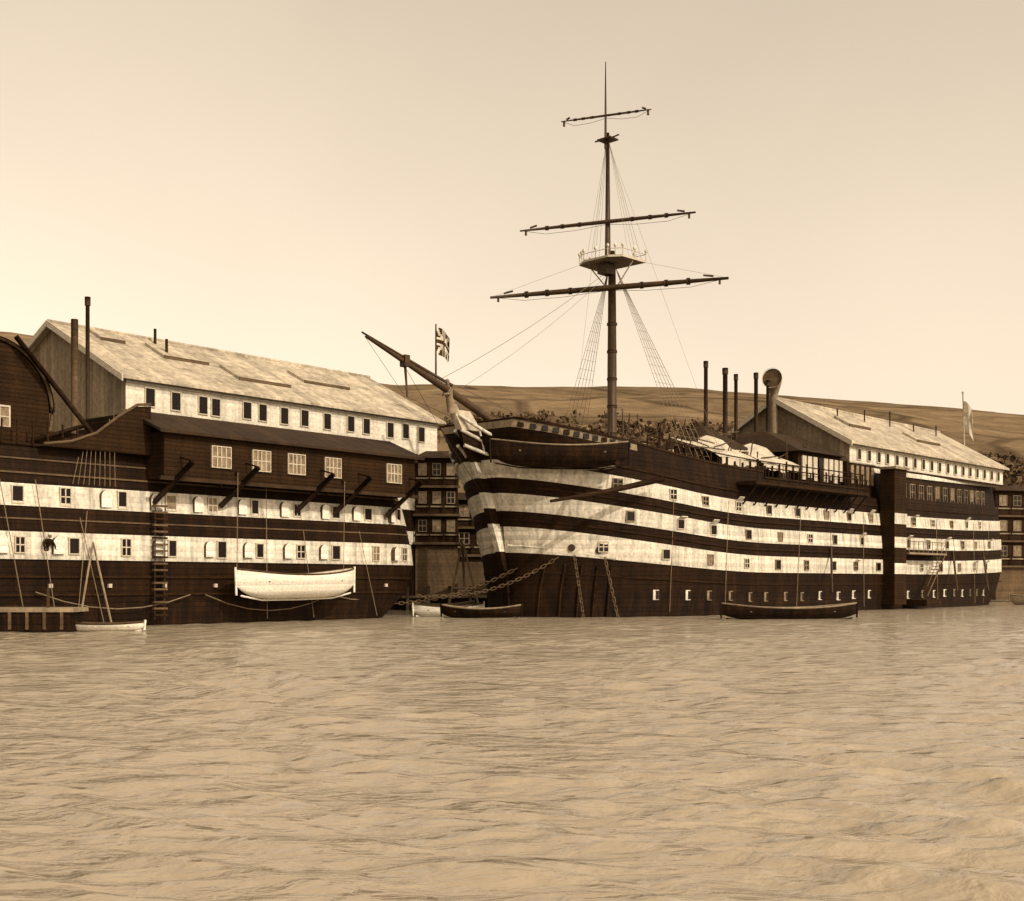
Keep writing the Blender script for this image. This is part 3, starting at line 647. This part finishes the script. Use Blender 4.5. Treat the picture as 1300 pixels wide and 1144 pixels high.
# ================================================================ water
rows=640; cols=460
Yw=np.concatenate([[-60,-20,-5],np.exp(np.linspace(math.log(2.5),math.log(400),rows)),[700,1500,5000]])
Aw=np.linspace(-1,1,cols); YY=np.repeat(Yw[:,None],cols,1); XX=Aw[None,:]*(np.abs(YY)*.75+12); XX=np.where(YY>450,XX*3,XX)
dy=np.gradient(Yw)[:,None]; dx=2*(np.abs(YY)*.75+12)/cols; spc=np.maximum(dx,np.abs(dy))
ZZ=np.zeros_like(XX); r=np.random.default_rng(11); W5=[n2(XX,YY,9,100+k) for k in range(3)]
for k in range(80):
    lam=math.exp(r.uniform(math.log(.34),math.log(2.4))); th=r.normal(math.radians(80),.55); ph=r.uniform(0,6.28)
    amp=.0056*lam**.75*r.uniform(.5,1.4); w=np.clip(lam/spc/3-.6,0,1)
    arg=2*np.pi/lam*(XX*math.cos(th)+YY*math.sin(th))+ph+1.3*W5[k%3]; ZZ+=amp*w*(2*(.5+.5*np.sin(arg))**1.5-1)
ZZ*=(.9+.4*n2(XX,YY,14,4)).clip(.35,1.6)
def watermat():
    m=bpy.data.materials.new('harbour_water'); m.use_nodes=True; nt=m.node_tree;N=nt.nodes;L=nt.links;b=N['Principled BSDF']
    b.inputs['Base Color'].default_value=(.31,.25,.175,1); b.inputs['Roughness'].default_value=.10; b.inputs['IOR'].default_value=1.5
    tc=N.new('ShaderNodeTexCoord'); mp=N.new('ShaderNodeMapping'); mp.inputs['Scale'].default_value=(.55,1.15,1); L.new(tc.outputs['Object'],mp.inputs['Vector'])
    a=N.new('ShaderNodeTexNoise'); a.inputs['Scale'].default_value=3.4; a.inputs['Detail'].default_value=4; a.inputs['Roughness'].default_value=.55; a.inputs['Distortion'].default_value=.3; L.new(mp.outputs[0],a.inputs['Vector'])
    c=N.new('ShaderNodeTexNoise'); c.inputs['Scale'].default_value=1.1; c.inputs['Detail'].default_value=3; L.new(mp.outputs[0],c.inputs['Vector'])
    b1=N.new('ShaderNodeBump'); b1.inputs['Strength'].default_value=1; b1.inputs['Distance'].default_value=.10; L.new(a.outputs[0],b1.inputs['Height'])
    b2=N.new('ShaderNodeBump'); b2.inputs['Strength'].default_value=1; b2.inputs['Distance'].default_value=.24; L.new(c.outputs[0],b2.inputs['Height']); L.new(b1.outputs[0],b2.inputs['Normal'])
    L.new(b2.outputs[0],b.inputs['Normal']); return m
npgrid('harbour_water',XX,YY,ZZ,watermat())

# ================================================================ light and sky
w=bpy.data.worlds.new('World'); sc.world=w; w.use_nodes=True; nt=w.node_tree;N=nt.nodes;L=nt.links; bg=N['Background']
sk=N.new('ShaderNodeTexSky'); sk.sky_type='NISHITA'; sk.sun_disc=False; sk.sun_elevation=math.radians(36); sk.sun_rotation=math.radians(135); sk.dust_density=3; sk.air_density=1.2
bw=N.new('ShaderNodeRGBToBW'); L.new(sk.outputs[0],bw.inputs[0])
pw=N.new('ShaderNodeMath'); pw.operation='POWER'; pw.inputs[1].default_value=.75; L.new(bw.outputs[0],pw.inputs[0])
tc=N.new('ShaderNodeTexCoord'); ns=N.new('ShaderNodeTexNoise'); ns.inputs['Scale'].default_value=2.2; ns.inputs['Detail'].default_value=6; L.new(tc.outputs['Generated'],ns.inputs['Vector'])
nr=N.new('ShaderNodeMapRange'); nr.inputs[3].default_value=.84; nr.inputs[4].default_value=1.13; L.new(ns.outputs[0],nr.inputs[0])
m1=N.new('ShaderNodeMath'); m1.operation='MULTIPLY'; L.new(pw.outputs[0],m1.inputs[0]); L.new(nr.outputs[0],m1.inputs[1])
vm=N.new('ShaderNodeVectorMath'); vm.operation='SCALE'; K=4.15; vm.inputs[0].default_value=(1*K,.83*K,.63*K); L.new(m1.outputs[0],vm.inputs['Scale'])
L.new(vm.outputs[0],bg.inputs['Color']); bg.inputs['Strength'].default_value=.1
sd=bpy.data.lights.new('sun','SUN'); sd.energy=3.3; sd.angle=math.radians(.5); sd.color=(1,.89,.73)
so=bpy.data.objects.new('sun',sd); sc.collection.objects.link(so)
ts=Vector((math.cos(math.radians(36))*math.sin(math.radians(135)),math.cos(math.radians(36))*math.cos(math.radians(135)),math.sin(math.radians(36))))
so.rotation_euler=ts.to_track_quat('Z','Y').to_euler(); so.location=(30,-30,60)
cd=bpy.data.cameras.new('camera'); cam=bpy.data.objects.new('camera',cd); sc.collection.objects.link(cam); cam.location=(0,0,2.25); cam.rotation_euler=(math.radians(90),0,0)
cd.sensor_width=36; cd.lens=36*1570/1300; cd.shift_y=168/1300; cd.clip_end=8000; cd.clip_start=.1; sc.camera=cam
sc.view_settings.view_transform='Standard'; sc.view_settings.look='None'; sc.view_settings.exposure=0
